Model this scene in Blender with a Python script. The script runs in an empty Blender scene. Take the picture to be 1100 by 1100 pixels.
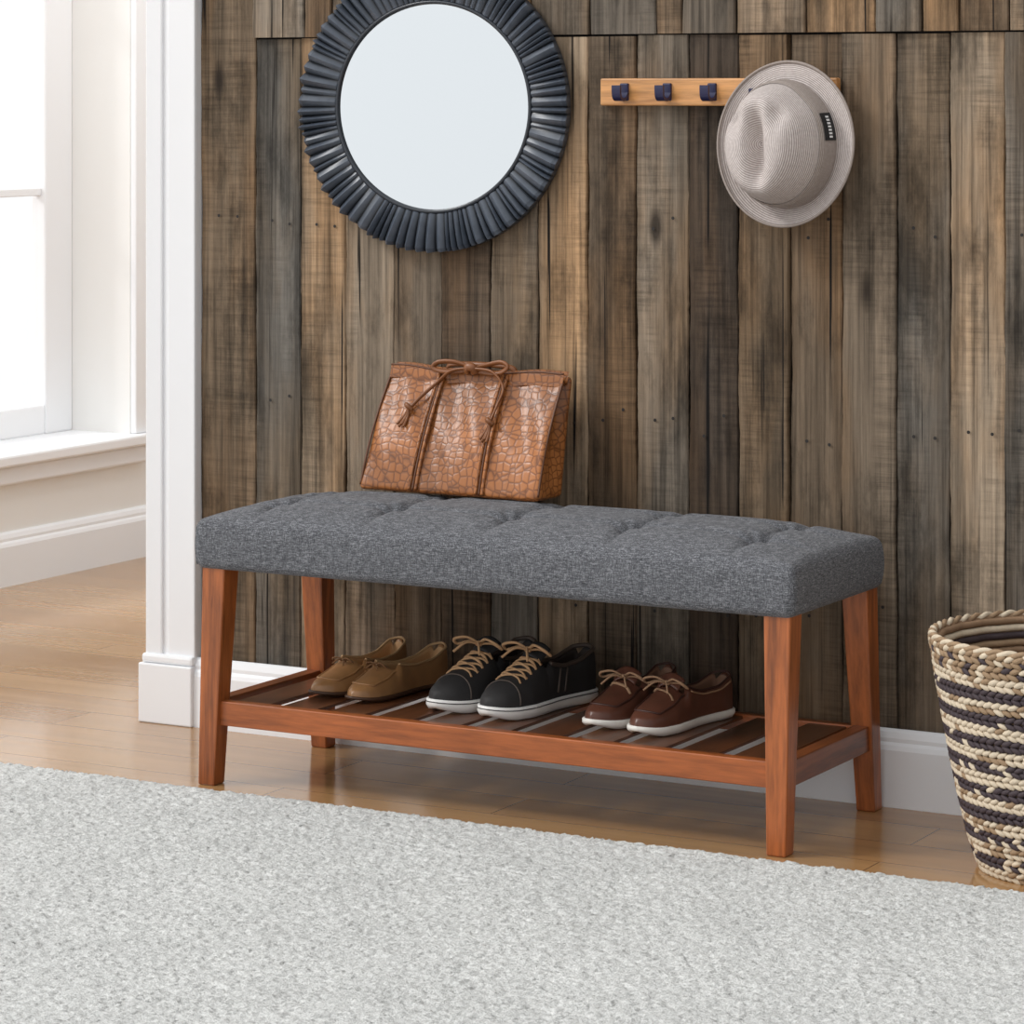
import bpy, bmesh, math, random
import numpy as np
from mathutils import Vector, Matrix
random.seed(7); rng=np.random.RandomState(7)
sc=bpy.context.scene
sc.view_settings.view_transform='Standard'
sc.view_settings.look='None'

# ---------------------------------------------------------------- helpers
def s2l(c):
    return tuple(((x/255)/12.92 if x/255<=0.04045 else ((x/255+0.055)/1.055)**2.4) for x in c)
def link(o,parent=None):
    sc.collection.objects.link(o)
    if parent: o.parent=parent
    return o
def empty(name,loc=(0,0,0),rz=0,rot=None):
    e=bpy.data.objects.new(name,None); e.empty_display_size=.1
    e.location=loc; e.rotation_euler=rot if rot else (0,0,rz)
    sc.collection.objects.link(e); return e
def mesh(name,V,F,mats,mi=None,smooth=True,parent=None,recalc=True):
    me=bpy.data.meshes.new(name); me.from_pydata([tuple(v) for v in V],[],F)
    if not isinstance(mats,(list,tuple)): mats=[mats]
    for m in mats: me.materials.append(m)
    if mi is not None: me.polygons.foreach_set('material_index',mi)
    if recalc:
        bm=bmesh.new(); bm.from_mesh(me); bmesh.ops.recalc_face_normals(bm,faces=bm.faces); bm.to_mesh(me); bm.free()
    if smooth: me.polygons.foreach_set('use_smooth',[True]*len(me.polygons))
    me.update()
    return link(bpy.data.objects.new(name,me),parent)
def hexa(name,P,mat,bev=.002,parent=None,seg=2):
    F=[(0,3,2,1),(4,5,6,7),(0,1,5,4),(1,2,6,5),(2,3,7,6),(3,0,4,7)]
    o=mesh(name,P,F,mat,smooth=False,parent=parent)
    if bev>0:
        bm=bmesh.new(); bm.from_mesh(o.data)
        bmesh.ops.bevel(bm,geom=list(bm.edges),offset=bev,segments=seg,profile=.5,affect='EDGES')
        bm.to_mesh(o.data); bm.free()
    return o
def box(name,x0,x1,y0,y1,z0,z1,mat,bev=.002,parent=None):
    return hexa(name,[(x0,y0,z0),(x1,y0,z0),(x1,y1,z0),(x0,y1,z0),(x0,y0,z1),(x1,y0,z1),(x1,y1,z1),(x0,y1,z1)],mat,bev,parent)
def gb(nx,ny,nz):
    idx={};V=[];F=[]
    def v(i,j,k):
        key=(i,j,k)
        if key not in idx: idx[key]=len(V); V.append((i/nx,j/ny,k/nz))
        return idx[key]
    for j in range(ny):
        for k in range(nz):
            for i in (0,nx): F.append((v(i,j,k),v(i,j+1,k),v(i,j+1,k+1),v(i,j,k+1)))
    for i in range(nx):
        for k in range(nz):
            for j in (0,ny): F.append((v(i,j,k),v(i+1,j,k),v(i+1,j,k+1),v(i,j,k+1)))
    for i in range(nx):
        for j in range(ny):
            for k in (0,nz): F.append((v(i,j,k),v(i+1,j,k),v(i+1,j+1,k),v(i,j+1,k)))
    return np.array(V),F
def roundbox(V,sx,sy,sz,r):
    P=(V-.5)*np.array([sx,sy,sz]); half=np.array([sx,sy,sz])/2-r
    Q=np.clip(P,-half,half); D=P-Q; n=np.linalg.norm(D,axis=1,keepdims=True); n[n<1e-9]=1
    return Q+D/n*r*(np.linalg.norm(D,axis=1,keepdims=True)>1e-9)
def catmull(P,n=8,closed=False):
    P=[Vector(p) for p in P]; out=[]
    m=len(P)
    rngi=range(m if closed else m-1)
    for i in rngi:
        if closed: a,b,c,d=P[i-1],P[i],P[(i+1)%m],P[(i+2)%m]
        else: a,b,c,d=P[max(i-1,0)],P[i],P[i+1],P[min(i+2,m-1)]
        for k in range(n):
            t=k/n
            out.append(.5*((2*b)+(-a+c)*t+(2*a-5*b+4*c-d)*t*t+(-a+3*b-3*c+d)*t**3))
    if not closed: out.append(P[-1])
    return out
def tube(name,P,r,mat,parent=None,seg=8,n=8,closed=False,smooth=True,flat=1.0,taper=None):
    Q=catmull(P,n,closed) if smooth else [Vector(p) for p in P]
    V=[];F=[];m=len(Q); up=None
    for i,q in enumerate(Q):
        t=(Q[(i+1)%m]-Q[i-1]) if closed else (Q[min(i+1,m-1)]-Q[max(i-1,0)])
        t.normalize()
        if up is None: up=t.orthogonal().normalized()
        up=(up-t*up.dot(t)); up=up.normalized() if up.length>1e-6 else t.orthogonal().normalized()
        b=t.cross(up); rr=r*(taper(i/(m-1)) if taper else 1)
        for k in range(seg):
            a=2*math.pi*k/seg; V.append(q+up*math.cos(a)*rr+b*math.sin(a)*rr*flat)
    for i in range(m if closed else m-1):
        for k in range(seg):
            j=(i+1)%m
            F.append((i*seg+k,i*seg+(k+1)%seg,j*seg+(k+1)%seg,j*seg+k))
    if not closed:
        F.append(tuple(range(seg))); F.append(tuple((m-1)*seg+k for k in range(seg)))
    return mesh(name,V,F,mat,parent=parent)

# ---------------------------------------------------------------- materials
class NT:
    def __init__(s,name):
        s.m=bpy.data.materials.new(name); s.m.use_nodes=True
        s.t=s.m.node_tree; s.b=s.t.nodes['Principled BSDF']
    def n(s,typ,**kw):
        nd=s.t.nodes.new(typ)
        for k,v in kw.items():
            if k.startswith('i_'):
                key=k[2:].replace('_',' ')
                nd.inputs[key].default_value=v
            else: setattr(nd,k,v)
        return nd
    def l(s,a,b): s.t.links.new(a,b)
    def mapping(s,scale=(1,1,1),src='Object',add=None):
        tc=s.n('ShaderNodeTexCoord'); mp=s.n('ShaderNodeMapping'); mp.inputs['Scale'].default_value=scale
        if add is not None:
            va=s.n('ShaderNodeVectorMath',operation='ADD'); s.l(tc.outputs[src],va.inputs[0]); s.l(add,va.inputs[1]); s.l(va.outputs[0],mp.inputs['Vector'])
        else: s.l(tc.outputs[src],mp.inputs['Vector'])
        return mp.outputs[0]
    def noise(s,vec,scale=5,detail=4,rough=.5,dist=0):
        nd=s.n('ShaderNodeTexNoise'); nd.inputs['Scale'].default_value=scale; nd.inputs['Detail'].default_value=detail; nd.inputs['Roughness'].default_value=rough; nd.inputs['Distortion'].default_value=dist
        s.l(vec,nd.inputs['Vector']); return nd.outputs['Fac']
    def ramp(s,fac,stops):
        r=s.n('ShaderNodeValToRGB'); e=r.color_ramp.elements
        while len(e)<len(stops): e.new(.5)
        for i,(p,c) in enumerate(stops):
            e[i].position=p; e[i].color=(c[0],c[1],c[2],1) if isinstance(c,tuple) else (c,c,c,1)
        s.l(fac,r.inputs[0]); return r.outputs[0]
    def mix(s,fac,a,b,mode='MIX'):
        m=s.n('ShaderNodeMix',data_type='RGBA',blend_type=mode)
        for inp,v in ((m.inputs[0],fac),(m.inputs[6],a),(m.inputs[7],b)):
            if isinstance(v,(int,float)): inp.default_value=v
            elif isinstance(v,tuple): inp.default_value=(v[0],v[1],v[2],1)
            else: s.l(v,inp)
        return m.outputs[2]
    def math(s,op,a,b=0,c=None):
        m=s.n('ShaderNodeMath',operation=op)
        for i,v in enumerate((a,b)):
            if isinstance(v,(int,float)): m.inputs[i].default_value=v
            else: s.l(v,m.inputs[i])
        return m.outputs[0]
    def bump(s,h,strength=.3,dist=.002):
        b=s.n('ShaderNodeBump'); b.inputs['Strength'].default_value=strength; b.inputs['Distance'].default_value=dist
        s.l(h,b.inputs['Height']); s.l(b.outputs[0],s.b.inputs['Normal'])
    def col(s,c):
        if isinstance(c,tuple): s.b.inputs['Base Color'].default_value=(c[0],c[1],c[2],1)
        else: s.l(c,s.b.inputs['Base Color'])
    def rough(s,v):
        if isinstance(v,(int,float)): s.b.inputs['Roughness'].default_value=v
        else: s.l(v,s.b.inputs['Roughness'])
def simple(name,c,rough=.5,var=.12,scale=30,bump=.1,metal=0,spec=.5):
    t=NT(name); v=t.mapping(); f=t.noise(v,scale,4)
    c=s2l(c); t.col(t.mix(f,tuple(x*(1-var) for x in c),tuple(min(1,x*(1+var)) for x in c)))
    t.rough(rough); t.b.inputs['Metallic'].default_value=metal
    t.b.inputs['Specular IOR Level'].default_value=spec
    if bump>0: t.bump(f,bump,.001)
    return t.m
def wood(name,dark,light,scale,rough=.35,bump=.08,coat=.15):
    t=NT(name); f=t.noise(t.mapping(scale),1.0,6,.65,.6)
    g=t.noise(t.mapping(tuple(x*5 for x in scale)),1.0,4,.6)
    c=t.ramp(f,[(.3,s2l(dark)),(.5,s2l(light)),(.75,tuple(min(1,x*1.3) for x in s2l(light)))])
    c=t.mix(.6,c,t.ramp(g,[(.35,.5),(.6,1.05)]),'MULTIPLY')
    t.col(c); t.rough(rough); t.bump(f,bump,.001); t.b.inputs['Coat Weight'].default_value=coat; t.b.inputs['Coat Roughness'].default_value=.2
    return t.m

M_white=simple('white_paint',(240,239,236),.45,.02,4,.0)
M_trim=simple('trim_white_paint',(240,241,243),.35,.015,4,.0)
M_cherryZ=wood('cherry_wood_vertical',(108,56,25),(166,92,45),(26,26,2.2))
M_cherryX=wood('cherry_wood_along',(104,53,24),(160,87,42),(2.2,26,26))
M_cherryY=wood('cherry_wood_cross',(92,48,23),(136,74,37),(26,2.2,26))
M_slat=wood('dark_slat_wood',(56,33,20),(96,56,33),(26,2.2,26),rough=.3)
M_peg=wood('peg_board_wood',(176,120,66),(210,152,94),(2,30,30))
M_navy=simple('navy_hook_plastic',(24,26,66),.35)

def plank_mat():
    t=NT('weathered_planks')
    at=t.n('ShaderNodeAttribute',attribute_name='plank')
    sp=t.n('ShaderNodeSeparateColor'); t.l(at.outputs['Color'],sp.inputs[0])
    off=t.n('ShaderNodeVectorMath',operation='SCALE'); t.l(at.outputs['Color'],off.inputs[0]); off.inputs['Scale'].default_value=37.
    o=off.outputs[0]
    g1=t.noise(t.mapping((16,16,1.0),add=o),1,8,.65,.6)
    g2=t.noise(t.mapping((95,95,1.8),add=o),1,8,.7,.3)
    saw=t.noise(t.mapping((7,7,130),add=o),1,4,.7)
    sawm=t.noise(t.mapping((8,8,2.5),add=o),1,3,.6)
    blot=t.noise(t.mapping((9,9,3.6),add=o),1,7,.7)
    hue=t.noise(t.mapping((5,5,1.3),add=o),1,4,.6)
    base=t.ramp(sp.outputs[0],[(0,s2l((76,66,57))),(.22,s2l((116,100,82))),(.45,s2l((98,94,88))),(.7,s2l((146,129,109))),(.88,s2l((112,94,73))),(1,s2l((134,129,121)))])
    tan=t.mix(1.0,base,(1.22,1.0,.78),'MULTIPLY')
    c=t.mix(t.ramp(hue,[(.42,0.),(.62,1.)]),base,tan)
    c=t.mix(1.0,c,t.ramp(g1,[(.3,.45),(.5,.95),(.7,1.4)]),'MULTIPLY')
    c=t.mix(1.0,c,t.ramp(g2,[(.32,.40),(.47,.95),(.66,1.45)]),'MULTIPLY')
    sc_=t.mix(t.ramp(sawm,[(.45,0.),(.6,.75)]),(1,1,1),t.ramp(saw,[(.35,.62),(.5,1.0),(.66,1.25)]))
    c=t.mix(1.0,c,sc_,'MULTIPLY')
    c=t.mix(.95,c,t.ramp(blot,[(.35,.42),(.50,1.0),(.72,1.25)]),'MULTIPLY')
    kn=t.n('ShaderNodeTexVoronoi'); kn.inputs['Scale'].default_value=1; t.l(t.mapping((7,7,2.6),add=o),kn.inputs['Vector'])
    c=t.mix(t.ramp(kn.outputs['Distance'],[(.05,.85),(.12,.0)]),c,s2l((40,33,28)))
    crack=t.noise(t.mapping((60,60,.9),add=o),1,4,.5,.2)
    c=t.mix(t.ramp(crack,[(.315,1.0),(.345,.0)]),c,s2l((24,20,18)))
    t.col(c); t.rough(.8); t.b.inputs['Specular IOR Level'].default_value=.2
    h=t.math('ADD',t.math('MULTIPLY',g2,1.0),t.math('MULTIPLY',saw,.25)); h=t.math('ADD',h,g1)
    t.bump(h,.8,.004)
    return t.m
M_plank=plank_mat()
M_gap=simple('dark_gap',(28,23,20),.9)
M_nail=simple('rusty_nail',(30,24,20),.6)

def floor_mat():
    t=NT('laminate_floor')
    v=t.mapping((1,1,1))
    br=t.n('ShaderNodeTexBrick'); t.l(v,br.inputs['Vector']); br.offset=.37
    br.inputs['Scale'].default_value=1; br.inputs['Brick Width'].default_value=1.15; br.inputs['Row Height'].default_value=.135
    br.inputs['Mortar Size'].default_value=.0012; br.inputs['Mortar Smooth'].default_value=.3
    br.inputs['Color1'].default_value=(*s2l((162,120,76)),1); br.inputs['Color2'].default_value=(*s2l((178,138,92)),1); br.inputs['Mortar'].default_value=(*s2l((106,74,46)),1)
    g=t.noise(t.mapping((1.6,26,1)),1,7,.6); g2=t.noise(t.mapping((.8,3.5,1)),1,4,.5)
    c=t.mix(.6,br.outputs['Color'],t.ramp(g,[(.3,.75),(.6,1.05)]),'MULTIPLY')
    c=t.mix(.5,c,t.ramp(g2,[(.3,.8),(.7,1.1)]),'MULTIPLY')
    t.col(c); t.rough(t.ramp(g,[(.3,.09),(.7,.17)])); t.b.inputs['Specular IOR Level'].default_value=.8
    t.bump(t.math('MULTIPLY',br.outputs['Fac'],-1.0),.3,.001)
    return t.m
M_floor=floor_mat()

def rug_mat():
    t=NT('grey_pile_rug')
    f=t.noise(t.mapping((1,1,1)),260,3,.7); g=t.noise(t.mapping((1,1,1)),5,5,.6); k=t.noise(t.mapping((1,1,1)),95,5,.75)
    c=t.ramp(f,[(.3,s2l((186,186,183))),(.6,s2l((226,226,223)))])
    c=t.mix(.6,c,t.ramp(g,[(.3,.86),(.7,1.04)]),'MULTIPLY')
    c=t.mix(.7,c,t.ramp(k,[(.36,.76),(.55,1.04)]),'MULTIPLY')
    t.col(c); t.rough(.95); t.b.inputs['Specular IOR Level'].default_value=.1; t.bump(t.math('ADD',f,k),.6,.005)
    return t.m
M_rug=rug_mat()

def fabric_mat():
    t=NT('charcoal_linen')
    a=t.noise(t.mapping((80,80,800)),1,2,.5); b=t.noise(t.mapping((800,800,80)),1,2,.5); d=t.noise(t.mapping((100,800,800)),1,2,.5)
    e=t.noise(t.mapping((800,100,800)),1,2,.5); g=t.noise(t.mapping((380,380,380)),1,2,.6)
    n=t.math('ADD',t.math('ADD',a,b),t.math('ADD',d,e)); n=t.math('MULTIPLY',t.math('ADD',n,g),.2)
    c=t.ramp(n,[(.40,s2l((56,57,60))),(.5,s2l((93,94,98))),(.60,s2l((146,147,151)))])
    t.col(c); t.rough(.9); t.b.inputs['Specular IOR Level'].default_value=.15; t.b.inputs['Sheen Weight'].default_value=.1
    t.bump(n,.7,.002)
    return t.m
M_fab=fabric_mat()

def croc_mat():
    t=NT('croc_leather')
    v=t.mapping((1,1,1.05)); no=t.n('ShaderNodeTexNoise'); no.inputs['Scale'].default_value=8; t.l(v,no.inputs['Vector'])
    vv=t.n('ShaderNodeVectorMath',operation='MULTIPLY_ADD'); t.l(no.outputs['Color'],vv.inputs[0]); vv.inputs[1].default_value=(.035,.035,.035); t.l(v,vv.inputs[2])
    vo=t.n('ShaderNodeTexVoronoi',feature='DISTANCE_TO_EDGE'); vo.inputs['Scale'].default_value=68; vo.inputs['Randomness'].default_value=.5; t.l(vv.outputs[0],vo.inputs['Vector']); d1=vo.outputs['Distance']
    g=t.noise(v,7,4)
    c=t.ramp(d1,[(0,s2l((108,62,30))),(.06,s2l((146,88,44))),(.16,s2l((170,106,56)))])
    c=t.mix(.9,c,t.ramp(g,[(.3,.55),(.7,1.18)]),'MULTIPLY')
    t.col(c); t.rough(.33); t.b.inputs['Specular IOR Level'].default_value=.42
    t.bump(t.ramp(d1,[(0,0.),(.2,1.)]),.3,.001)
    return t.m
M_croc=croc_mat()
M_strap=simple('strap_leather',(128,78,42),.4,.2,40,.3)
M_strapd=simple('strap_edge',(96,56,30),.45)

# ---------------------------------------------------------------- room
floor=box('floor',-4.2,4.2,-6.8,3.2,-.05,0,M_floor,0)

def build_wall():
    V=[];F=[];MI=[];C=[]
    def plank(x0,x1,z0,z1,yo,nz,tone=None):
        tone=rng.rand() if tone is None else tone; c=(tone,rng.rand(),rng.rand(),1)
        base=len(V); ph=rng.rand(4)*6
        tilt=(rng.rand()-.5)*.004
        for k in range(nz+1):
            z=z0+(z1-z0)*k/nz
            jl=.0012*math.sin(z*9+ph[0])+.0008*math.sin(z*31+ph[1])+.0006*rng.randn()*.6; jr=.0012*math.sin(z*8+ph[2])+.0008*math.sin(z*27+ph[3])+.0006*rng.randn()*.6
            a=x0+.0010+jl; b=x1-.0010+jr
            w=.0022
            for (x,y) in ((a,yo+.03),(a,yo+w+tilt),(a+w,yo+tilt),(b-w,yo-tilt),(b,yo+w-tilt),(b,yo+.03)):
                V.append((x,y,z)); C.append(c)
        for k in range(nz):
            for j in range(5):
                q=base+k*6+j; F.append((q,q+1,q+7,q+6)); MI.append(0)
        F.append(tuple(base+j for j in range(6))); MI.append(0)
        F.append(tuple(base+nz*6+j for j in range(6))); MI.append(0)
        return tilt
    def nail(x,y,z):
        b=len(V)
        for k in range(8):
            a=k*math.pi/4; V.append((x+.0032*math.cos(a),y-.0012,z+.0032*math.sin(a))); C.append((0,0,0,1))
        F.append(tuple(range(b,b+8))); MI.append(1)
    seams=[-.886,-.758,-.652,-.548,-.437,-.332,-.227,-.126,-.02,.08,.186,.285,.385,.488,.589,.689,.791]
    tones=[.2,.45,.75,.62,.3,.05,.5,.72,.12,.55,.0,.9,.15,.28,.42,.66]
    while seams[-1]<2.6: seams.append(seams[-1]+.09+.025*rng.rand())
    for i in range(len(seams)-1):
        yo=(rng.rand()-.5)*.009
        top=2.6 if i==0 else 1.354+rng.rand()*.003
        plank(seams[i],seams[i+1],0,top,yo,130,tones[i] if i<len(tones) else None)
        xm=(seams[i]+seams[i+1])/2
        for zz in (.985,.62,.3):
            if rng.rand()<.6:
                for dx in (-.02,.022): nail(xm+dx+rng.rand()*.008,yo-.002,zz+rng.rand()*.05)
    x=seams[1]
    while x<seams[-1]:
        w=.055+.085*rng.rand(); x2=min(x+w,seams[-1]); plank(x,x2,1.3585,2.6,-.005+(rng.rand()-.5)*.005,60); x=x2
    xe=seams[-1]
    def cb(x0,x1,y0,y1,z0,z1,mi):
        b=len(V)
        for p in [(x0,y0,z0),(x1,y0,z0),(x1,y1,z0),(x0,y1,z0),(x0,y0,z1),(x1,y0,z1),(x1,y1,z1),(x0,y1,z1)]: V.append(p); C.append((0,0,0,1))
        for f in [(0,3,2,1),(4,5,6,7),(0,1,5,4),(1,2,6,5),(2,3,7,6),(3,0,4,7)]: F.append(tuple(b+q for q in f)); MI.append(mi)
    cb(-.9,xe,.016,.03,0,2.6,2); cb(-.99,xe,.03,.13,0,2.6,3)
    o=mesh('wall_back',V,F,[M_plank,M_nail,M_gap,M_white],MI,smooth=False)
    ca=o.data.color_attributes.new('plank','FLOAT_COLOR','POINT')
    ca.data.foreach_set('color',np.array(C,dtype=np.float32).ravel())
    return xe
xe=build_wall()

def profile_strip(name,prof,p0,p1,out,mat):
    V=[];F=[];n=len(prof)
    for p in (p0,p1):
        for (o_,z) in prof: V.append((p[0]+out[0]*o_,p[1]+out[1]*o_,z))
    for i in range(n): F.append((i,(i+1)%n,n+(i+1)%n,n+i))
    F.append(tuple(range(n))); F.append(tuple(range(n,2*n)))
    return mesh(name,V,F,mat,smooth=False)
bp=[(0,0),(.020,0),(.020,.100),(.017,.108),(.013,.113),(.013,.120),(.009,.130),(.004,.135),(0,.135)]
profile_strip('baseboard_back',bp,(-.888,-.0055),(xe,-.0055),(0,-1),M_trim)
e=empty('trim_1')
box('casing_core',-1.003,-.886,-.016,.15,.0,2.6,M_trim,.003,e)
box('casing_band_outer',-1.003,-.962,-.022,-.012,.13,2.6,M_trim,.004,e)
box('casing_band_inner',-.950,-.886,-.019,-.012,.13,2.6,M_trim,.003,e)
e=empty('baseboard_left_return')
box('plinth',-1.012,-.884,-.034,.16,0,.118,M_trim,.003,e)
box('plinth_cap',-1.008,-.885,-.029,.155,.118,.137,M_trim,.006,e)

XL=-2.34; WZ0=.335; WZ1=2.35; WY0=.15; WY1=1.788
e=empty('wall_left')
box('wall_panel_low',XL-.26,XL,-.9,2.75,0,WZ0-.03,M_white,0,e)
box('wall_panel_top',XL-.26,XL,-.9,2.75,WZ1,2.6,M_white,0,e)
box('wall_panel_far',XL-.26,XL,WY1,2.75,WZ0-.03,WZ1,M_white,0,e)
box('wall_panel_near',XL-.26,XL,-.9,WY0,WZ0-.03,WZ1,M_white,0,e)
box('wall_far',XL,xe,2.65,2.75,0,2.6,M_white,0)
profile_strip('baseboard_left',bp,(XL,-.9),(XL,2.65),(1,0),M_trim)
e=empty('window_1')
fx=XL-.19
box('sill',XL-.2,XL+.045,WY0-.06,WY1+.075,WZ0-.03,WZ0,M_trim,.006,e)
box('apron',XL,XL+.025,WY0-.04,WY1+.055,WZ0-.078,WZ0-.03,M_trim,.006,e)
box('casing_far',XL,XL+.02,WY1,WY1+.07,WZ0,WZ1+.07,M_trim,.004,e)
box('casing_near',XL,XL+.02,WY0-.07,WY0,WZ0,WZ1+.07,M_trim,.004,e)
box('casing_head',XL,XL+.02,WY0,WY1,WZ1,WZ1+.07,M_trim,.004,e)
for (a,b) in ((WY1-.12,WY1),(WY0,WY0+.12)): box('frame_stile',fx-.05,fx,a,b,WZ0,WZ1,M_trim,.006,e)
ym=(WY0+WY1)/2
box('frame_mullion',fx-.045,fx-.004,ym-.05,ym+.05,WZ0,WZ1,M_trim,.006,e)
box('frame_rail_bottom',fx-.05,fx-.002,WY0+.12,WY1-.12,WZ0,WZ0+.08,M_trim,.006,e)
box('frame_rail_top',fx-.05,fx-.002,WY0+.12,WY1-.12,WZ1-.08,WZ1,M_trim,.006,e)
for z in (.985,1.6): box('muntin',fx-.035,fx-.015,WY0+.12,WY1-.12,z-.011,z+.011,M_trim,.003,e)
t=NT('window_glass'); tr=t.n('ShaderNodeBsdfTransparent'); gl=t.n('ShaderNodeBsdfGlossy'); gl.inputs['Roughness'].default_value=.02
mx=t.n('ShaderNodeMixShader'); mx.inputs[0].default_value=.05; t.l(tr.outputs[0],mx.inputs[1]); t.l(gl.outputs[0],mx.inputs[2]); t.l(mx.outputs[0],t.t.nodes['Material Output'].inputs[0])
box('glass',fx-.027,fx-.023,WY0+.11,WY1-.11,WZ0+.07,WZ1-.07,t.m,0,e)

# ---------------------------------------------------------------- rug
def rug():
    x0,x1,y0,y1=-1.9,2.1,-2.4,-.527
    nx,ny=1000,470
    xs=np.linspace(x0,x1,nx); ys=np.linspace(y0,y1,ny)
    X,Y=np.meshgrid(xs,ys)
    r=rng.rand(ny,nx); r2=rng.rand(ny//3+2,nx//3+2)
    R2=np.kron(r2,np.ones((3,3)))[:ny,:nx]
    edge=np.minimum.reduce([X-x0,x1-X,Y-y0,y1-Y]); fade=np.clip(edge/.015,0,1)**.5
    Z=.003+fade*(.010+.0042*r+.0028*R2)
    X2=X+(rng.rand(ny,nx)-.5)*.004; Y2=Y+(rng.rand(ny,nx)-.5)*.004
    V=np.stack([X2,Y2,Z],-1).reshape(-1,3)
    i=np.arange(ny-1)[:,None]*nx+np.arange(nx-1)[None,:]
    Fq=np.stack([i,i+1,i+nx+1,i+nx],-1).reshape(-1,4)
    me=bpy.data.meshes.new('area_rug'); me.vertices.add(len(V)); me.vertices.foreach_set('co',V.astype(np.float32).ravel())
    me.loops.add(Fq.size); me.loops.foreach_set('vertex_index',Fq.ravel().astype(np.int32))
    me.polygons.add(len(Fq)); me.polygons.foreach_set('loop_start',(np.arange(len(Fq))*4).astype(np.int32))
    me.update(calc_edges=True); me.materials.append(M_rug)
    me.polygons.foreach_set('use_smooth',[True]*len(Fq))
    o=link(bpy.data.objects.new('area_rug',me)); 
    box('rug_backing',x0+.003,x1-.003,y0+.003,y1-.003,0.0005,.008,M_rug,0,o)
rug()

# ---------------------------------------------------------------- bench
bench=empty('upholstered_bench')
def leg(name,tx,ty,bx,by):
    a=.0245;b=.0175
    P=[(bx-b,by-b,0),(bx+b,by-b,0),(bx+b,by+b,0),(bx-b,by+b,0),(tx-a,ty-a,.402),(tx+a,ty-a,.402),(tx+a,ty+a,.402),(tx-a,ty+a,.402)]
    hexa(name,P,M_cherryZ,.003,bench)
LX0,LX1=-.551,.561
leg('leg_1',LX0,-.4215,-.561,-.438); leg('leg_2',LX1,-.4215,.563,-.438)
leg('leg_3',LX0,-.0985,-.561,-.058); leg('leg_4',LX1,-.0985,.563,-.058)
box('shelf_rail_front',-.545,.548,-.442,-.420,.108,.152,M_cherryX,.002,bench)
box('shelf_rail_back',-.545,.548,-.090,-.068,.120,.150,M_cherryX,.002,bench)
box('shelf_rail_left',-.574,-.546,-.425,-.085,.108,.152,M_cherryY,.002,bench)
box('shelf_rail_right',.548,.576,-.425,-.085,.108,.152,M_cherryY,.002,bench)
n=11; pitch=(1.09)/n
for i in range(n):
    x=-.543+pitch*i
    box('slat_%d'%(i+1),x+.0135,x+pitch-.0135,-.422,-.088,.1415,.147,M_slat,.001,bench)
# cushion
V,F=gb(300,110,16)
sx,sy,sz=1.178,.388,.090
P=roundbox(V,sx,sy,sz,.015)
cx,cy,z0=.004,-.262,.390
cols=[-.470,-.233,.004,.241,.478]; rows=[-.335,-.190]
P[:,0]+=cx; P[:,1]+=cy; P[:,2]+=sz/2+z0
u=np.abs((P[:,0]-cx)/(sx/2)); v=np.abs((P[:,1]-cy)/(sy/2))
topw=np.clip((P[:,2]-(z0+.05))/(sz-.05),0,1)
def domef(u,v): return .034*(1-np.clip(u,0,1)**8)*(1-np.clip(v,0,1)**3.5)
dz=domef(u,v)
near=np.zeros(len(P))
for c in cols:
    for r in rows:
        d=np.hypot((P[:,0]-c),(P[:,1]-r)); near=np.maximum(near,np.exp(-(d/.06)**2))
for k,c in enumerate(cols): 
    wob=.004*np.sin(P[:,1]*40+k*2)
    dz-=(.006+.008*near)*np.exp(-np.abs(P[:,0]-c-wob)/.010)*np.clip(1-v**6,0,1)
for r in rows: dz-=(.007+.008*near)*np.exp(-np.abs(P[:,1]-r-.003*np.sin(P[:,0]*25))/.009)*np.clip(1-u**12,0,1)
for c in cols:
    for r in rows:
        d=np.hypot(P[:,0]-c,P[:,1]-r); dz-=.018*np.exp(-(d/.026)**2)
        th=np.arctan2(P[:,1]-r,P[:,0]-c); dz-=.0032*np.cos(th*8)*np.exp(-(d/.05)**2)*(d>.008)
P[:,2]+=dz*topw
s=np.sin(np.clip((P[:,2]-z0)/sz,0,1)*np.pi)*.004
s=s+.0015*np.sin(P[:,0]*23)*np.sin(np.clip((P[:,2]-z0)/sz,0,1)*np.pi)
P[:,1]+=np.where(v>.9,np.sign(P[:,1]-cy)*s,0); P[:,0]+=np.where(u>.97,np.sign(P[:,0]-cx)*s,0)
mesh('seat_cushion',P,F,M_fab,parent=bench)
for (sx_,sy_) in ((1,-1),(-1,-1),(1,1),(-1,1)):
    X=cx+sx_*(sx/2-.0034); Y=cy+sy_*(sy/2-.0034)
    tube('corner_seam',[(X,Y,z0+.008),(X+sx_*.0018,Y+sy_*.0018,z0+.043),(X,Y,z0+.078)],.0018,M_fab,bench,n=4)
for c in cols:
    for r in rows:
        vv=[];ff=[]
        zc=z0+sz+float(domef(np.array(abs(c-cx)/(sx/2)),np.array(abs(r-cy)/(sy/2))))-.043
        for i in range(5):
            a=i/4*math.pi/2
            for k in range(12): vv.append((c+.010*math.cos(a)*math.cos(k*math.pi/6),r+.010*math.cos(a)*math.sin(k*math.pi/6),zc+.007*math.sin(a)))
        for i in range(4):
            for k in range(12): ff.append((i*12+k,i*12+(k+1)%12,i*12+12+(k+1)%12,i*12+12+k))
        mesh('tuft_button',vv,ff,M_fab,parent=bench)

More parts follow.
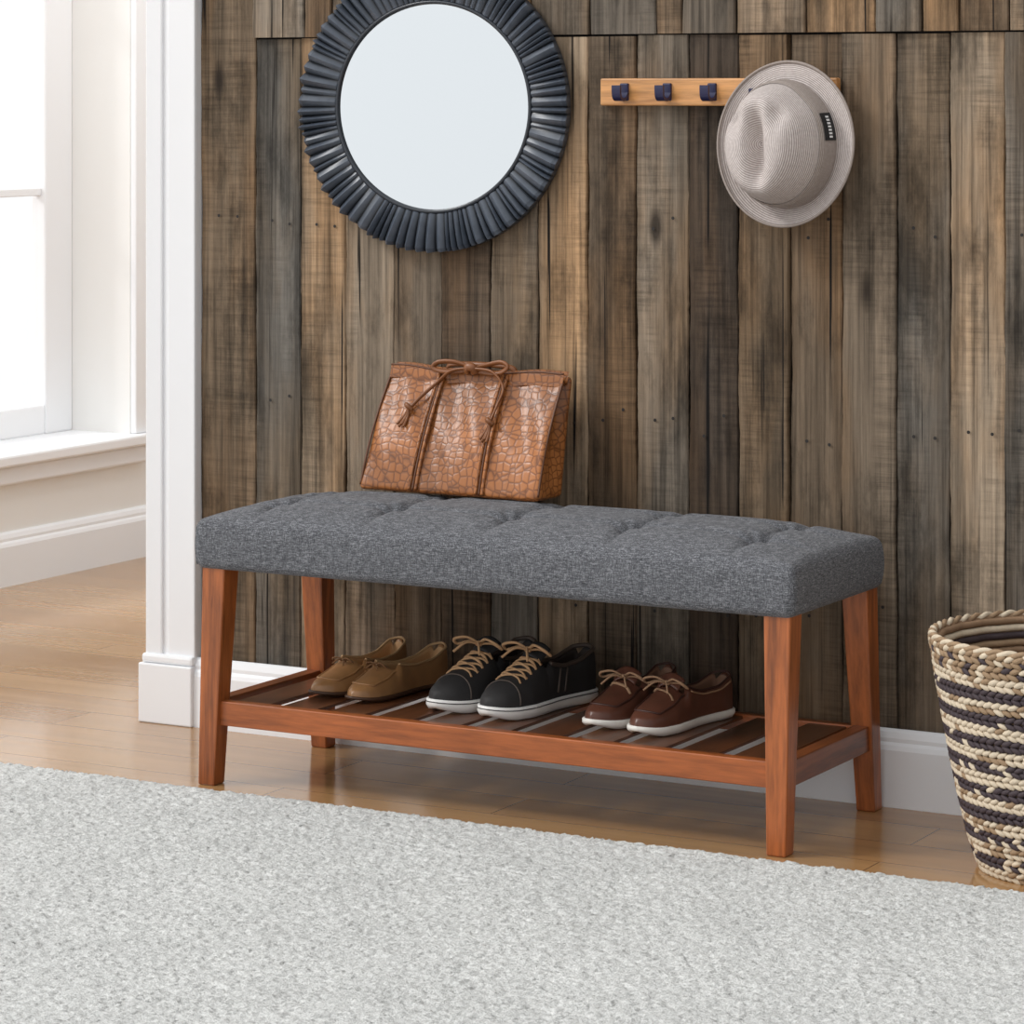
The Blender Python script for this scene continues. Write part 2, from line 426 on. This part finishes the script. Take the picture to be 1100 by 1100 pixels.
# ---------------------------------------------------------------- mirror
mir=empty('round_wall_mirror',(-.343,-.006,1.224))
def mirror():
    def fm(name,a,b):
        t=NT(name); f=t.noise(t.mapping(),60,4)
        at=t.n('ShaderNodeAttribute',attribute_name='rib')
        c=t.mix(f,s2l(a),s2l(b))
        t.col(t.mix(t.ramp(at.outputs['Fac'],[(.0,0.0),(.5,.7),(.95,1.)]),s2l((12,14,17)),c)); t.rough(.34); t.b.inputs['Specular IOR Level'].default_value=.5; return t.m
    M=fm('slate_frame',(60,67,78),(88,96,108))
    M2=simple('slate_lip',(38,43,51),.3)
    ri,ro=.203,.281; ex,ez=1.035,.972
    nr=14; ribs=96; 
    ed=np.cumsum(.5+1.0*rng.rand(ribs)); ed=np.concatenate([[0],ed])/ed[-1]*2*math.pi
    per=8; na=ribs*per
    V=[];F=[];R=[]
    amp=rng.rand(ribs+1)
    for i in range(nr+1):
        q=i/nr
        for k in range(na):
            rb=k//per; ph=(k%per)/per
            a=ed[rb]+(ed[rb+1]-ed[rb])*ph
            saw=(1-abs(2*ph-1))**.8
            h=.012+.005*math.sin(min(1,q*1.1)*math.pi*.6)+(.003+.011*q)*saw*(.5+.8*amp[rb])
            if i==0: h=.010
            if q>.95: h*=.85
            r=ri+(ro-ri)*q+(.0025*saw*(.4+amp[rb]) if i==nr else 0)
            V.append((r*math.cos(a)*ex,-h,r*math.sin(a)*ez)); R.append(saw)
    for (r,h) in ((ro+.001,.004),(ro-.02,0.0)):
        for k in range(na):
            rb=k//per; ph=(k%per)/per; a=ed[rb]+(ed[rb+1]-ed[rb])*ph
            V.append((r*math.cos(a)*ex,-h,r*math.sin(a)*ez)); R.append(.2)
    for i in range(nr+2):
        for k in range(na): F.append((i*na+k,i*na+(k+1)%na,(i+1)*na+(k+1)%na,(i+1)*na+k))
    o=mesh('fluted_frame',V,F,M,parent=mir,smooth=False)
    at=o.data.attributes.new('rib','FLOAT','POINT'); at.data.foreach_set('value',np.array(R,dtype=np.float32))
    tube('inner_lip',[((ri+.001)*math.cos(a)*ex,-.013,(ri+.001)*math.sin(a)*ez) for a in np.linspace(0,2*math.pi,64,endpoint=False)],.0040,M2,mir,closed=True,n=2)
    t=NT('mirror_glass'); t.col((.575,.60,.615)); t.b.inputs['Metallic'].default_value=1; t.rough(.02)
    V=[(0,-.011,0)]+[(ri*math.cos(a)*ex,-.011,ri*math.sin(a)*ez) for a in np.linspace(0,2*math.pi,128,endpoint=False)]
    mesh('glass',V,[(0,1+k,1+(k+1)%128) for k in range(128)],t.m,parent=mir)
mirror()

# ---------------------------------------------------------------- coat rack
rack=empty('wall_coat_rack')
box('board',.017,.487,-.024,-.004,1.227,1.277,M_peg,.003,rack)
for x in (.068,.155,.245,.335,.425):
    b=.0085
    box('hook_plate',x-b,x+b,-.029,-.022,1.236,1.268,M_navy,.002,rack)
    Q=[(-.026,1.250),(-.036,1.240),(-.048,1.2385),(-.056,1.244),(-.058,1.256),(-.0575,1.264)]
    if x>.3: Q=[(-.026,1.250),(-.030,1.243),(-.036,1.242),(-.041,1.245),(-.043,1.252),(-.043,1.258)]
    Vh=[];Fh=[]
    path=catmull([(0,a,c) for a,c in Q],5)
    for i,p in enumerate(path):
        tt=(path[min(i+1,len(path)-1)]-path[max(i-1,0)]).normalized(); nn=Vector((0,-tt.z,tt.y))
        for sx_,sn in ((-b,-1),(b,-1),(b,1),(-b,1)): Vh.append((x+sx_,p.y+nn.y*.0028*sn,p.z+nn.z*.0028*sn))
    m=len(path)
    for i in range(m-1):
        for k in range(4): Fh.append((i*4+k,i*4+(k+1)%4,i*4+4+(k+1)%4,i*4+4+k))
    Fh+= [(0,1,2,3),tuple((m-1)*4+k for k in range(4))]
    mesh('hook',Vh,Fh,M_navy,smooth=False,parent=rack)

# ---------------------------------------------------------------- hat
hat=empty('fedora_hat',(.406,-.048,1.160),rot=(math.radians(-2),math.radians(-8),math.radians(-3)))
def hatb():
    def hm(name,c1,c2,freq):
        t=NT(name); at=t.n('ShaderNodeAttribute',attribute_name='arc')
        sn=t.math('SINE',t.math('MULTIPLY',at.outputs['Fac'],freq))
        f=t.math('ADD',t.math('MULTIPLY',sn,.5),.5)
        nz=t.noise(t.mapping(),180,3)
        f2=t.math('MULTIPLY',f,t.math('ADD',nz,.4))
        t.col(t.mix(f2,s2l(c1),s2l(c2))); t.rough(.85); t.b.inputs['Specular IOR Level'].default_value=.15; t.bump(f,.35,.001)
        return t.m
    Mh=hm('hat_weave',(150,139,134),(222,213,209),1700); Mb=hm('hat_band',(130,119,112),(180,169,162),3200)
    H=.112
    na=96; V=[];F=[];A=[]
    TX,TZ,BX,BZ_,OX,OZ=.060,.082,.092,.108,.132,.146
    def side(s,a,o_=0):
        sa=math.sin(a); ca=math.cos(a); bul=.007*math.sin(s*math.pi)
        x=(TX+(BX-TX)*s+bul+.004+o_)*ca; z=(TZ+(BZ_-TZ)*s+bul+.003+o_)*sa
        h=(H-.014-.012*sa)*(1-s)+.004*s
        pinch=.10*math.exp(-((sa-.72)/.22)**2)*(1-s)*(1 if sa>0 else 0); x*=1-pinch*1.3
        return (x-.014*(1-s),-h,z)
    rings=[('top',i/10) for i in range(11)]+[('side',i/10) for i in range(1,11)]+[('brim',i/12) for i in range(1,13)]
    for ri_,(kind,q) in enumerate(rings):
        for k in range(na):
            a=2*math.pi*k/na; ca,sa=math.cos(a),math.sin(a)
            if kind=='top':
                x=TX*q*ca; z=TZ*q*sa
                pinch=.10*math.exp(-((sa-.72)/.22)**2)*q*(1 if sa>0 else 0); x*=1-pinch*1.3
                h=H-.010*q**6
                h-=.036*math.exp(-(x/.015)**2)*math.exp(-((z+.005)/.066)**4)
                h-=.018*math.exp(-((abs(x)-.044)/.015)**2)*math.exp(-((z-.050)/.028)**2)
                h+=-.012*(z/.083); V.append((x-.014,-h,z))
            elif kind=='side': V.append(side(q,a))
            else:
                s=q
                x=(BX+.004+(OX-BX-.004)*s)*ca; z=(BZ_+.003+(OZ-BZ_-.003)*s)*sa
                h=.002+.003*s+(s**1.6)*(.022*max(0,-sa)**1.5+.014*max(0,-ca)**1.5+.004*max(0,ca)-.006*max(0,sa))
                if s>.97: h+=.0015
                V.append((x,-h,z))
            A.append(ri_)
    Va=np.array(V).reshape(len(rings),na,3); seg=np.linalg.norm(np.diff(Va,axis=0),axis=2).mean(1); arc=np.concatenate([[0],np.cumsum(seg)])
    arcv=np.repeat(arc,na)
    for i in range(len(rings)-1):
        for k in range(na): F.append((i*na+k,i*na+(k+1)%na,(i+1)*na+(k+1)%na,(i+1)*na+k))
    o=mesh('hat_body',V,F,Mh,parent=hat)
    at=o.data.attributes.new('arc','FLOAT','POINT'); at.data.foreach_set('value',arcv.astype(np.float32))
    so=o.modifiers.new('s','SOLIDIFY'); so.thickness=.0025; so.offset=1
    V=[];F=[];ar=[]
    ss=np.linspace(.56,.985,7)
    for i,s in enumerate(ss):
        for k in range(na): V.append(side(s,2*math.pi*k/na,.0042 if 0<i<6 else .001)); ar.append(s*.08)
    for i in range(6):
        for k in range(na): F.append((i*na+k,i*na+(k+1)%na,(i+1)*na+(k+1)%na,(i+1)*na+k))
    o=mesh('hat_band',V,F,Mb,parent=hat); at=o.data.attributes.new('arc','FLOAT','POINT'); at.data.foreach_set('value',np.array(ar,dtype=np.float32))
    tube('brim_binding',[tuple(Va[-1,k]) for k in range(0,na,2)],.0026,Mb,hat,closed=True,n=2)
    Ml=simple('hat_label',(26,24,26),.6); Mw=simple('hat_label_mark',(220,220,220),.6)
    V=[];F=[]
    for i,s in enumerate((.62,.90)):
        for j in range(9): V.append(side(s,-.06+j*.055,.0064))
    for j in range(8): F.append((j,j+1,10+j,9+j))
    mesh('label',V,F,Ml,parent=hat)
    V=[];F=[]
    for j in range(7):
        a0=-.02+j*.052; b0=len(V)
        for s,a in ((.72,a0),(.72,a0+.03),(.80,a0+.03),(.80,a0)): V.append(side(s,a,.0074))
        F.append((b0,b0+1,b0+2,b0+3))
    mesh('label_mark',V,F,Mw,parent=hat)
hatb()

# ---------------------------------------------------------------- handbag
BX0,BX1=-.196,.192; BZ=0.; BH=.217
bag=empty('leather_handbag',(-.216,-.0,.512),math.radians(-2.0))
def bagpt(x,y01,w):
    yf=-.172+.104*w+(-.012*math.sin(w*math.pi)); yb=-.080+.044*w
    return (x,yf+(yb-yf)*y01,BZ+BH*w)
V,F=gb(60,14,36)
W,D=BX1-BX0,.10
P=roundbox(V,W,D,BH,.010)
out=[]
for p in P:
    a=(p[0]+W/2)/W; b=(p[1]+D/2)/D; c=(p[2]+BH/2)/BH
    inset=0.020*math.exp(-((b-.5)/.28)**2)*min(1,c*1.3)*max(0,(abs(a-.5)*2-.8)/.2)
    sg=-1 if a>.5 else 1
    x=BX0+a*W+sg*inset+(.5-a)*(.004 if a>.5 else .016)*c
    q=bagpt(x,b,c)
    lump=(.004*math.sin(x*38)*math.sin(c*3.1)+.002*math.sin(x*90+c*9))*(1-b)
    sag=-.006*math.sin(a*math.pi)*c*c
    out.append((q[0],q[1]-lump,q[2]+sag))
mesh('bag_body',out,F,M_croc,parent=bag)
xm=(BX0+BX1)/2
def strip(name,fn,n,w,th,mat,par):
    V=[];F=[]
    for i in range(n+1):
        c,side,nor=fn(i/n)
        c=Vector(c);side=Vector(side);nor=Vector(nor)
        for a,b in ((-1,0),(-.9,1),(.9,1),(1,0)): V.append(c+side*(w/2*a)+nor*(th*b))
    for i in range(n):
        for k in range(3): F.append((i*4+k,i*4+k+1,i*4+5+k,i*4+4+k))
    return mesh(name,V,F,mat,parent=par,smooth=False)
for sx_ in (-.074,.070):
    for dd in (-.007,.007):
        pts=[]
        for i in range(14):
            w=.02+i/13*.97; x=xm+sx_*(1-.05*w)+dd*(1-.3*w); q=bagpt(x,0,w); pts.append((x,q[1]-.002-(.004*math.sin(x*38)*math.sin(w*3.1)),q[2]+.001))
        tube('strap_piping',pts,.0036,M_croc,bag,n=3,flat=1.3)
    pts=[]
    for i in range(14):
        w=.02+i/13*.97; x=xm+sx_*(1-.05*w); q=bagpt(x,0,w); pts.append((x,q[1]-.0015-(.004*math.sin(x*38)*math.sin(w*3.1)),q[2]+.001))
    tube('strap_groove',pts,.0024,M_strapd,bag,n=3)
def lip(t,yy,zz):
    x=BX0+.010+(W-.013)*t
    q=bagpt(x,0,1); return ((x,q[1]+yy,q[2]-.005*math.sin(t*math.pi)+zz+.002*math.sin(t*17)),(0,.25,1),(0,-1,.2))
strip('top_lip_front',lambda t:lip(t,-.003,-.004),40,.026,.004,M_croc,bag)
strip('top_lip_back',lambda t:lip(t,.016,.0),40,.024,.004,M_croc,bag)
tube('lip_piping',[lip(t,-.004,.009)[0] for t in np.linspace(0,1,16)],.0018,M_strapd,bag,n=3)
tube('gusset_piping_front',[(BX1-.002-.003*w,bagpt(0,0.03,w)[1],bagpt(0,0,w)[2]) for w in np.linspace(.04,.97,10)],.0022,M_strapd,bag,n=3)
tube('gusset_piping_left',[(BX0+.002+.008*w,bagpt(0,0.03,w)[1],bagpt(0,0,w)[2]) for w in np.linspace(.04,.97,10)],.0022,M_strapd,bag,n=3)
zt=BZ+BH; yt=-.070
def rope(name,pts,r=.0036): tube(name,pts,r,M_strap,bag,n=8,flat=1.5)
rope('handle_loop_left',[(xm,yt-.006,zt+.008),(xm-.035,yt-.012,zt+.020),(xm-.070,yt-.014,zt+.019),(xm-.082,yt-.016,zt+.008),(xm-.055,yt-.014,zt+.002),(xm,yt-.008,zt+.006)])
rope('handle_loop_right',[(xm,yt-.006,zt+.008),(xm+.035,yt-.012,zt+.018),(xm+.065,yt-.014,zt+.024),(xm+.080,yt-.016,zt+.016),(xm+.055,yt-.014,zt+.003),(xm,yt-.008,zt+.006)])
rope('handle_back',[(xm-.072,yt+.02,zt-.01),(xm-.07,yt+.02,zt+.010),(xm-.03,yt+.015,zt+.015),(xm+.03,yt+.015,zt+.015),(xm+.07,yt+.02,zt+.010),(xm+.072,yt+.02,zt-.01)])
rope('bow_knot',[(xm-.009,yt-.014,zt+.002),(xm-.006,yt-.020,zt+.012),(xm+.006,yt-.020,zt+.012),(xm+.009,yt-.014,zt+.002)],.0055)
def frontp(x,w,o=.009):
    q=bagpt(x,0,w); return (x,q[1]-o,q[2])
rope('cord_left',[(xm-.004,yt-.018,zt+.010),(xm-.04,yt-.020,zt+.004),frontp(xm-.070,.92),frontp(xm-.095,.80),frontp(xm-.112,.70)],.0024)
rope('cord_right',[(xm+.004,yt-.018,zt+.010),(xm+.05,yt-.022,zt+.006),frontp(xm+.076,.9,.014),frontp(xm+.076,.76,.016),frontp(xm+.070,.62,.016)],.0024)
for (x,w,dx) in ((xm-.112,.70,-.010),(xm+.070,.62,-.006)):
    a=frontp(x,w,.014)
    rope('tassel_knot',[(a[0]-.005,a[1],a[2]+.004),(a[0],a[1]-.003,a[2]+.002),(a[0]+.005,a[1],a[2]-.003)],.005)
    for k in range(4):
        b=frontp(x+dx+(k-1.5)*.005,w-.14-.02*(k%2),.012); tube('tassel',[a,((a[0]+b[0])/2,a[1]-.003,(a[2]+b[2])/2),b],.0028,M_strap,bag,n=4,seg=6,flat=.6)

# ---------------------------------------------------------------- shoes
def smooth_tab(ts,vs,n=200,k=9):
    x=np.linspace(0,1,n); y=np.interp(x,ts,vs); pad=np.pad(y,k,mode='edge'); ker=np.hanning(2*k+1); ker/=ker.sum()
    y2=np.convolve(pad,ker,'valid'); w=np.clip(np.minimum(x,1-x)/.06,0,1); y=y*(1-w)+y2*w
    return lambda t: float(np.interp(t,x,y))
def shoe(name,loc,rz,kind,mirror=1):
    e=empty(name,loc,rz)
    K={'loafer':dict(L=.262,W=.90,up=(152,110,70),lin=(190,150,106),sole=(70,46,30),hs=.010,lace=(120,84,52),trim=(186,150,108)),
       'sneaker':dict(L=.29,W=1.10,up=(40,38,38),lin=(60,50,45),sole=(236,234,230),hs=.023,lace=(190,150,110),trim=(78,66,58)),
       'boat':dict(L=.268,W=.95,up=(96,58,44),lin=(136,100,78),sole=(236,232,224),hs=.016,lace=(166,130,100),trim=(66,38,30))}[kind]
    L=K['L'];hs=K['hs']
    Mu=simple(name+'_upper_mat',K['up'],.33 if kind!='sneaker' else .7,.25,45,.25); Ml=simple(name+'_lining_mat',K['lin'],.7)
    Ms=simple(name+'_sole_mat',K['sole'],.5,.05); Mc=simple(name+'_lace_mat',K['lace'],.8,.2,200,.3); Mt=simple(name+'_trim_mat',K['trim'],.5)
    tsw=[0,.012,.035,.08,.16,.28,.42,.55,.7,.85,.94,.985,1]; wv=[.003,.011,.020,.0305,.0405,.046,.042,.036,.033,.0325,.028,.016,.004]
    x=np.linspace(0,1,300); wy=np.interp(x,tsw,wv)*K['W']; 
    ker=np.hanning(11); ker/=ker.sum(); wy2=np.convolve(np.pad(wy,5,mode='reflect',reflect_type='odd'),ker,'valid'); wf=lambda t: max(.003,float(np.interp(t,x,wy2)))
    if kind=='sneaker': hv=[.012,.021,.029,.038,.050,.068,.074,.060,.052,.056,.070,.074,.072]; ht=[0,.02,.07,.16,.28,.40,.45,.52,.65,.8,.93,.98,1]
    elif kind=='boat': hv=[.012,.020,.026,.033,.043,.058,.060,.052,.043,.044,.057,.062,.060]; ht=[0,.02,.07,.16,.28,.38,.43,.5,.62,.8,.93,.98,1]
    else: hv=[.010,.017,.023,.030,.039,.051,.050,.045,.041,.045,.060,.066,.064]; ht=[0,.02,.07,.16,.28,.36,.41,.5,.62,.8,.93,.98,1]
    hf=smooth_tab(ht,hv)
    op0,op1={'loafer':(.37,.40),'sneaker':(.47,.50),'boat':(.41,.44)}[kind]
    curve=lambda t: .006*mirror*math.sin(t*math.pi*1.1)
    def S(t,u,off=0):
        w=wf(t)*.97+off; h=hf(t)+off
        a=(1-u)*math.pi/2; ca,sa=math.cos(a),max(0,math.sin(a))
        xc=w*math.copysign(abs(ca)**.8,ca); zc=h*sa**.85
        o=min(1,max(0,(t-op0)/(op1-op0)))*min(1,max(0,(.965-t)/.02)); o=o*o*(3-2*o)
        if o>0:
            hc=h; au=abs(u); sg=1 if u>=0 else -1
            if au>.5:
                s=(1-au)/.5; xo=w*(1+.03*math.sin(s*math.pi))-(w*.26)*s**2; zo=hc*math.sin(s*math.pi/2)**.9
            else:
                s=(.5-au)/.5
                if s<.12: xo=w*.74-.002*s/.12; zo=hc+.0005
                elif s<.45: q=(s-.12)/.33; xo=w*.70+.004*q; zo=hc-(hc-.008)*q
                else: xo=(w*.74)*(1-(s-.45)/.55); zo=.008
            xc=xc*(1-o)+sg*xo*o; zc=zc*(1-o)+zo*o
        return (xc+curve(t),t*L,hs-.002+zc)
    nt=64;nu=44;V=[];F=[];MI=[]
    T=[.5*(1-math.cos(math.pi*i/nt)) for i in range(nt+1)]
    for t in T:
        for j in range(nu+1): V.append(S(t,-1+2*j/nu))
    for i in range(nt):
        for j in range(nu):
            F.append((i*(nu+1)+j,i*(nu+1)+j+1,(i+1)*(nu+1)+j+1,(i+1)*(nu+1)+j))
            um=abs(-1+2*(j+.5)/nu); tm=(T[i]+T[i+1])/2
            MI.append(1 if (um<.44 and op0+.01<tm<.96) else 0)
    F.append(tuple(range(nu+1))); MI.append(0); F.append(tuple(nt*(nu+1)+j for j in range(nu+1))); MI.append(0)
    mesh('upper',V,F,[Mu,Ml],MI,parent=e)
    V=[];F=[]
    ns=48; outl=[]
    for i in range(ns+1):
        t=.5*(1-math.cos(math.pi*i/ns)); outl.append((wf(t)+curve(t),t*L,t,1))
    for i in range(ns,-1,-1):
        t=.5*(1-math.cos(math.pi*i/ns)); outl.append((-wf(t)+curve(t),t*L,t,-1))
    m=len(outl)
    cyy=L/2
    for (z,o_) in ((0,-.004),(.0015,-.0005),(hs*.5,.003),(hs-.0015,.003),(hs,.0015),(hs,-.006)):
        for (x_,y_,t,sg) in outl:
            lift=.010*max(0,(.16-t)/.16)**2
            nx=sg; ny=(y_-cyy)/cyy
            V.append((x_+nx*o_,y_+o_*ny**3,z+lift*(1 if z<hs*.4 else .4)))
    for r in range(5):
        for k in range(m): F.append((r*m+k,r*m+(k+1)%m,(r+1)*m+(k+1)%m,(r+1)*m+k))
    F.append(tuple(range(m))); F.append(tuple(5*m+k for k in range(m)))
    mesh('sole',V,F,Ms,parent=e)
    cp=[S(t,.5,.001) for t in np.linspace(op1+.01,.945,12)]; cq=[S(t,-.5,.001) for t in np.linspace(.945,op1+.01,12)]
    back=[(curve(.98),L*.985,hs-.002+hf(.98)+.002)]
    tube('collar_piping',cp+back+cq,.0022 if kind!='sneaker' else .0042,Mt,e,n=3)
    if kind!='sneaker':
        us=.48
        pr=[S(t,us,.0006) for t in np.linspace(op0,.14,8)]; pl=[S(t,-us,.0006) for t in np.linspace(.14,op0,8)]
        mid=[S(.105,.28,.0006),S(.09,0,.0006),S(.105,-.28,.0006)]
        tube('moccasin_seam',pr+mid+pl,.0020,Mt if kind=='boat' else Mu,e,n=4)
    else:
        tube('toe_cap_seam',[S(.20-.04*abs(u),u,.0005) for u in np.linspace(-.95,.95,14)],.0014,Mt,e,n=3)
        for t0 in (.55,.62):
            for sg in (-1,1): tube('side_stripe',[S(t0,sg*.95,.001),S(t0+.02,sg*.8,.001),S(t0+.05,sg*.62,.001)],.002,Mt,e,n=4)
        M2=simple(name+'_fox_mat',(60,58,58),.5)
        tube('sole_line',[(x_+sg*.0032,y_+.003*((y_-cyy)/cyy)**3,hs*.78+.004*max(0,(.16-t)/.16)**2) for (x_,y_,t,sg) in outl[::2]],.0010,M2,e,closed=True,n=1,seg=6)
    if kind!='loafer':
        V=[];F=[]; tl=.10 if kind=='sneaker' else .06
        for i in range(9):
            q=i/8; t=op0-.03+tl*q
            for j in range(9):
                uu=-1+2*j/8; w=.021+.004*q
                V.append((uu*w+curve(t),t*L,hs+hf(min(t,op0))*1.0+.001+(.022 if kind=='sneaker' else .016)*q-.010*uu*uu))
        for i in range(8):
            for j in range(8): F.append((i*9+j,i*9+j+1,i*9+10+j,i*9+9+j))
        o=mesh('tongue',V,F,Mu,parent=e); so=o.modifiers.new('s','SOLIDIFY'); so.thickness=.004
    nb={'loafer':0,'sneaker':5,'boat':2}[kind]; t0={'sneaker':.26,'boat':.33,'loafer':.3}[kind]
    for k in range(nb):
        t=t0+(op0-t0-.005)*k/max(1,nb-1)
        sg=1 if k%2 else -1
        for ss_ in ((sg,-sg) if kind=='sneaker' else (sg,)):
            tube('lace_bar',[S(t+ss_*u*.03,u*.36,.0025 if abs(u)<.95 else 0) for u in (-1,-.6,-.2,.2,.6,1)],.0019,Mc,e,n=4,seg=6,flat=1.5)
    if kind=='loafer': bt,bs,br=.30,.5,.0014
    elif kind=='boat': bt,bs,br=.37,1.0,.0019
    else: bt,bs,br=.43,1.15,.0024
    c=Vector(S(bt,0,.004)); c.z+=.004 if kind!='sneaker' else .012
    for sg in (-1,1):
        pts=[c,c+Vector((sg*.018,-.008,.010))*bs,c+Vector((sg*.040,-.012,.006))*bs,c+Vector((sg*.044,.000,-.004))*bs,c+Vector((sg*.022,.004,.002))*bs,c]
        tube('bow_loop',pts,br,Mc,e,n=6,seg=6,flat=1.4)
        pts=[c,c+Vector((sg*.012,-.018,.004))*bs,c+Vector((sg*.026,-.034,-.010))*bs]
        tube('bow_end',pts,br,Mc,e,n=6,seg=6)
    tube('bow_knot',[c+Vector((-.006,0,0)),c+Vector((0,-.001,.002)),c+Vector((.006,0,0))],br*2,Mc,e,n=4)
    if kind=='boat':
        for sg in (-1,1): tube('side_lace',[S(t,sg*.66,.0012) for t in np.linspace(.46,.92,10)],.0016,Mc,e,n=4,seg=6)
    return e
zs=.1475
shoe('loafer',(-.418,-.316,zs),math.radians(-7),'loafer',1)
shoe('loafer',(-.330,-.330,zs),math.radians(-9),'loafer',-1)
shoe('sneaker',(-.150,-.342,zs),math.radians(-8),'sneaker',1)
shoe('sneaker',(-.038,-.354,zs),math.radians(-11),'sneaker',-1)
shoe('boat_shoe',(.160,-.336,zs),math.radians(-5),'boat',1)
shoe('boat_shoe',(.256,-.354,zs),math.radians(-10),'boat',-1)

# ---------------------------------------------------------------- basket
bas=empty('woven_basket',(1.012,-.293,0))
def basket():
    Mc=simple('basket_cream',(206,190,166),.75,.2,120,.4); Mt=simple('basket_tan',(150,124,96),.75,.25,120,.4); Md=simple('basket_plum',(62,50,54),.7,.3,120,.4); Mi=simple('basket_inner',(140,112,86),.8,.35,60,.5)
    H=.374; R=lambda z:.143+.084*(max(0,z)/H)**.72
    ns,nr=8,5; TV=[(0,0,-1)];TF=[]
    for i in range(1,nr):
        a=-math.pi/2+math.pi*i/nr
        for k in range(ns): TV.append((math.cos(a)*math.cos(2*math.pi*k/ns),math.cos(a)*math.sin(2*math.pi*k/ns),math.sin(a)))
    TV.append((0,0,1)); top=len(TV)-1
    for k in range(ns): TF.append((0,1+(k+1)%ns,1+k)); TF.append((top,1+(nr-2)*ns+k,1+(nr-2)*ns+(k+1)%ns))
    for i in range(nr-2):
        for k in range(ns): TF.append((1+i*ns+k,1+i*ns+(k+1)%ns,1+(i+1)*ns+(k+1)%ns,1+(i+1)*ns+k))
    V=[];F=[];MI=[]
    rows=38; pit=H/rows
    for r in range(rows):
        z=(r+.5)*pit; rad=R(z); n=int(2*math.pi*rad/.0150); tilt=math.radians(22)*(1 if r%2 else -1)
        ph=rng.rand()*6; band=(r//2)%2
        for k in range(n):
            a=2*math.pi*k/n+ph; c=Vector((rad*math.cos(a),rad*math.sin(a),z+.0010*math.sin(a*5+r)))
            T=Vector((-math.sin(a),math.cos(a),0)); N=Vector((math.cos(a),math.sin(a),0)); Z=Vector((0,0,1))
            d=T*math.cos(tilt)+Z*math.sin(tilt); e2=N.cross(d)
            b=len(V); j=1+.2*(rng.rand()-.5)
            for (p,q,s) in TV: V.append(c+d*(s*.0110*j)+N*(p*.0046)+e2*(q*.0051*j))
            if r>=rows-4: mi=[1,2,1,0,1][(k+r)%5] if r<rows-1 else (1 if k%3 else 0)
            elif band: mi=2 if rng.rand()<.86 else 0
            else: mi=0 if rng.rand()<.80 else 1
            for f in TF: F.append(tuple(b+q for q in f)); MI.append(mi)
    mesh('weave',V,F,[Mc,Mt,Md],MI,parent=bas)
    V=[];F=[];n=64
    L=[(.0,.006),(.136,.006)]+[(R(z)-.003,z) for z in np.linspace(.01,H,12)]+[(R(H)-.009,H)]+[(R(z)-.010,z) for z in np.linspace(H-.01,.02,12)]+[(0,.014)]
    for (r,z) in L:
        for k in range(n): V.append((max(r,.001)*math.cos(2*math.pi*k/n),max(r,.001)*math.sin(2*math.pi*k/n),z))
    for i in range(len(L)-1):
        for k in range(n): F.append((i*n+k,i*n+(k+1)%n,(i+1)*n+(k+1)%n,(i+1)*n+k))
    mesh('liner',V,F,Mi,parent=bas)
    for r in range(8):
        z=H-.008-r*.012; rad=R(z)-.012
        tube('inner_coil',[((rad+.0015*math.sin(a*22))*math.cos(a),(rad+.0015*math.sin(a*22))*math.sin(a),z) for a in np.linspace(0,2*math.pi,96,endpoint=False)],.0058,[Mi,Mc,Md,Mt][r%4],bas,closed=True,n=2,seg=8)
    for off,mt in ((0,Mt),(math.pi,Mc)):
        pts=[((R(H)-.004+.0032*math.cos(k*.75+off))*math.cos(2*math.pi*k/260),(R(H)-.004+.0032*math.cos(k*.75+off))*math.sin(2*math.pi*k/260),H+.0015+.0028*math.sin(k*.75+off)) for k in range(260)]
        tube('rim',pts,.0042,mt,bas,closed=True,n=2,seg=8)
basket()

# ---------------------------------------------------------------- light
w=bpy.data.worlds.new('World'); sc.world=w; w.use_nodes=True; nt=w.node_tree
bg=nt.nodes['Background']; tc=nt.nodes.new('ShaderNodeTexCoord')
dt=nt.nodes.new('ShaderNodeVectorMath'); dt.operation='DOT_PRODUCT'; dt.inputs[1].default_value=Vector((-.85,-.3,.45)).normalized()
nt.links.new(tc.outputs['Generated'],dt.inputs[0])
mr=nt.nodes.new('ShaderNodeMapRange'); mr.inputs['From Min'].default_value=-1; mr.inputs['From Max'].default_value=1; mr.inputs['To Min'].default_value=.2; mr.inputs['To Max'].default_value=1.6
nt.links.new(dt.outputs['Value'],mr.inputs['Value']); nt.links.new(mr.outputs[0],bg.inputs['Strength'])
bg.inputs['Color'].default_value=(.97,.985,1,1)
sd=bpy.data.lights.new('key_sun','SUN'); sd.energy=1.3; sd.angle=math.radians(12); sd.color=(1,.985,.965)
so=link(bpy.data.objects.new('key_sun',sd)); so.rotation_euler=Vector((.70,.50,-.70)).to_track_quat('-Z','Y').to_euler()
ad=bpy.data.lights.new('side_room_fill_light','AREA'); ad.shape='RECTANGLE'; ad.size=1.0; ad.size_y=1.4; ad.energy=22; ad.color=(1,.98,.96)  # added fill light to brighten the left room and its floor, no real fixture
ao=link(bpy.data.objects.new('side_room_fill_light',ad)); ao.location=(-1.5,1.2,2.55)

# ---------------------------------------------------------------- camera
cd=bpy.data.cameras.new('camera'); cam=link(bpy.data.objects.new('camera',cd))
cam.location=(2.72,-5.255,1.25); cam.rotation_euler=(math.pi/2,0,math.radians(28.9))
cd.sensor_width=36; cd.lens=3443/1100*36; cd.shift_y=-450/1100; cd.clip_end=100
sc.camera=cam
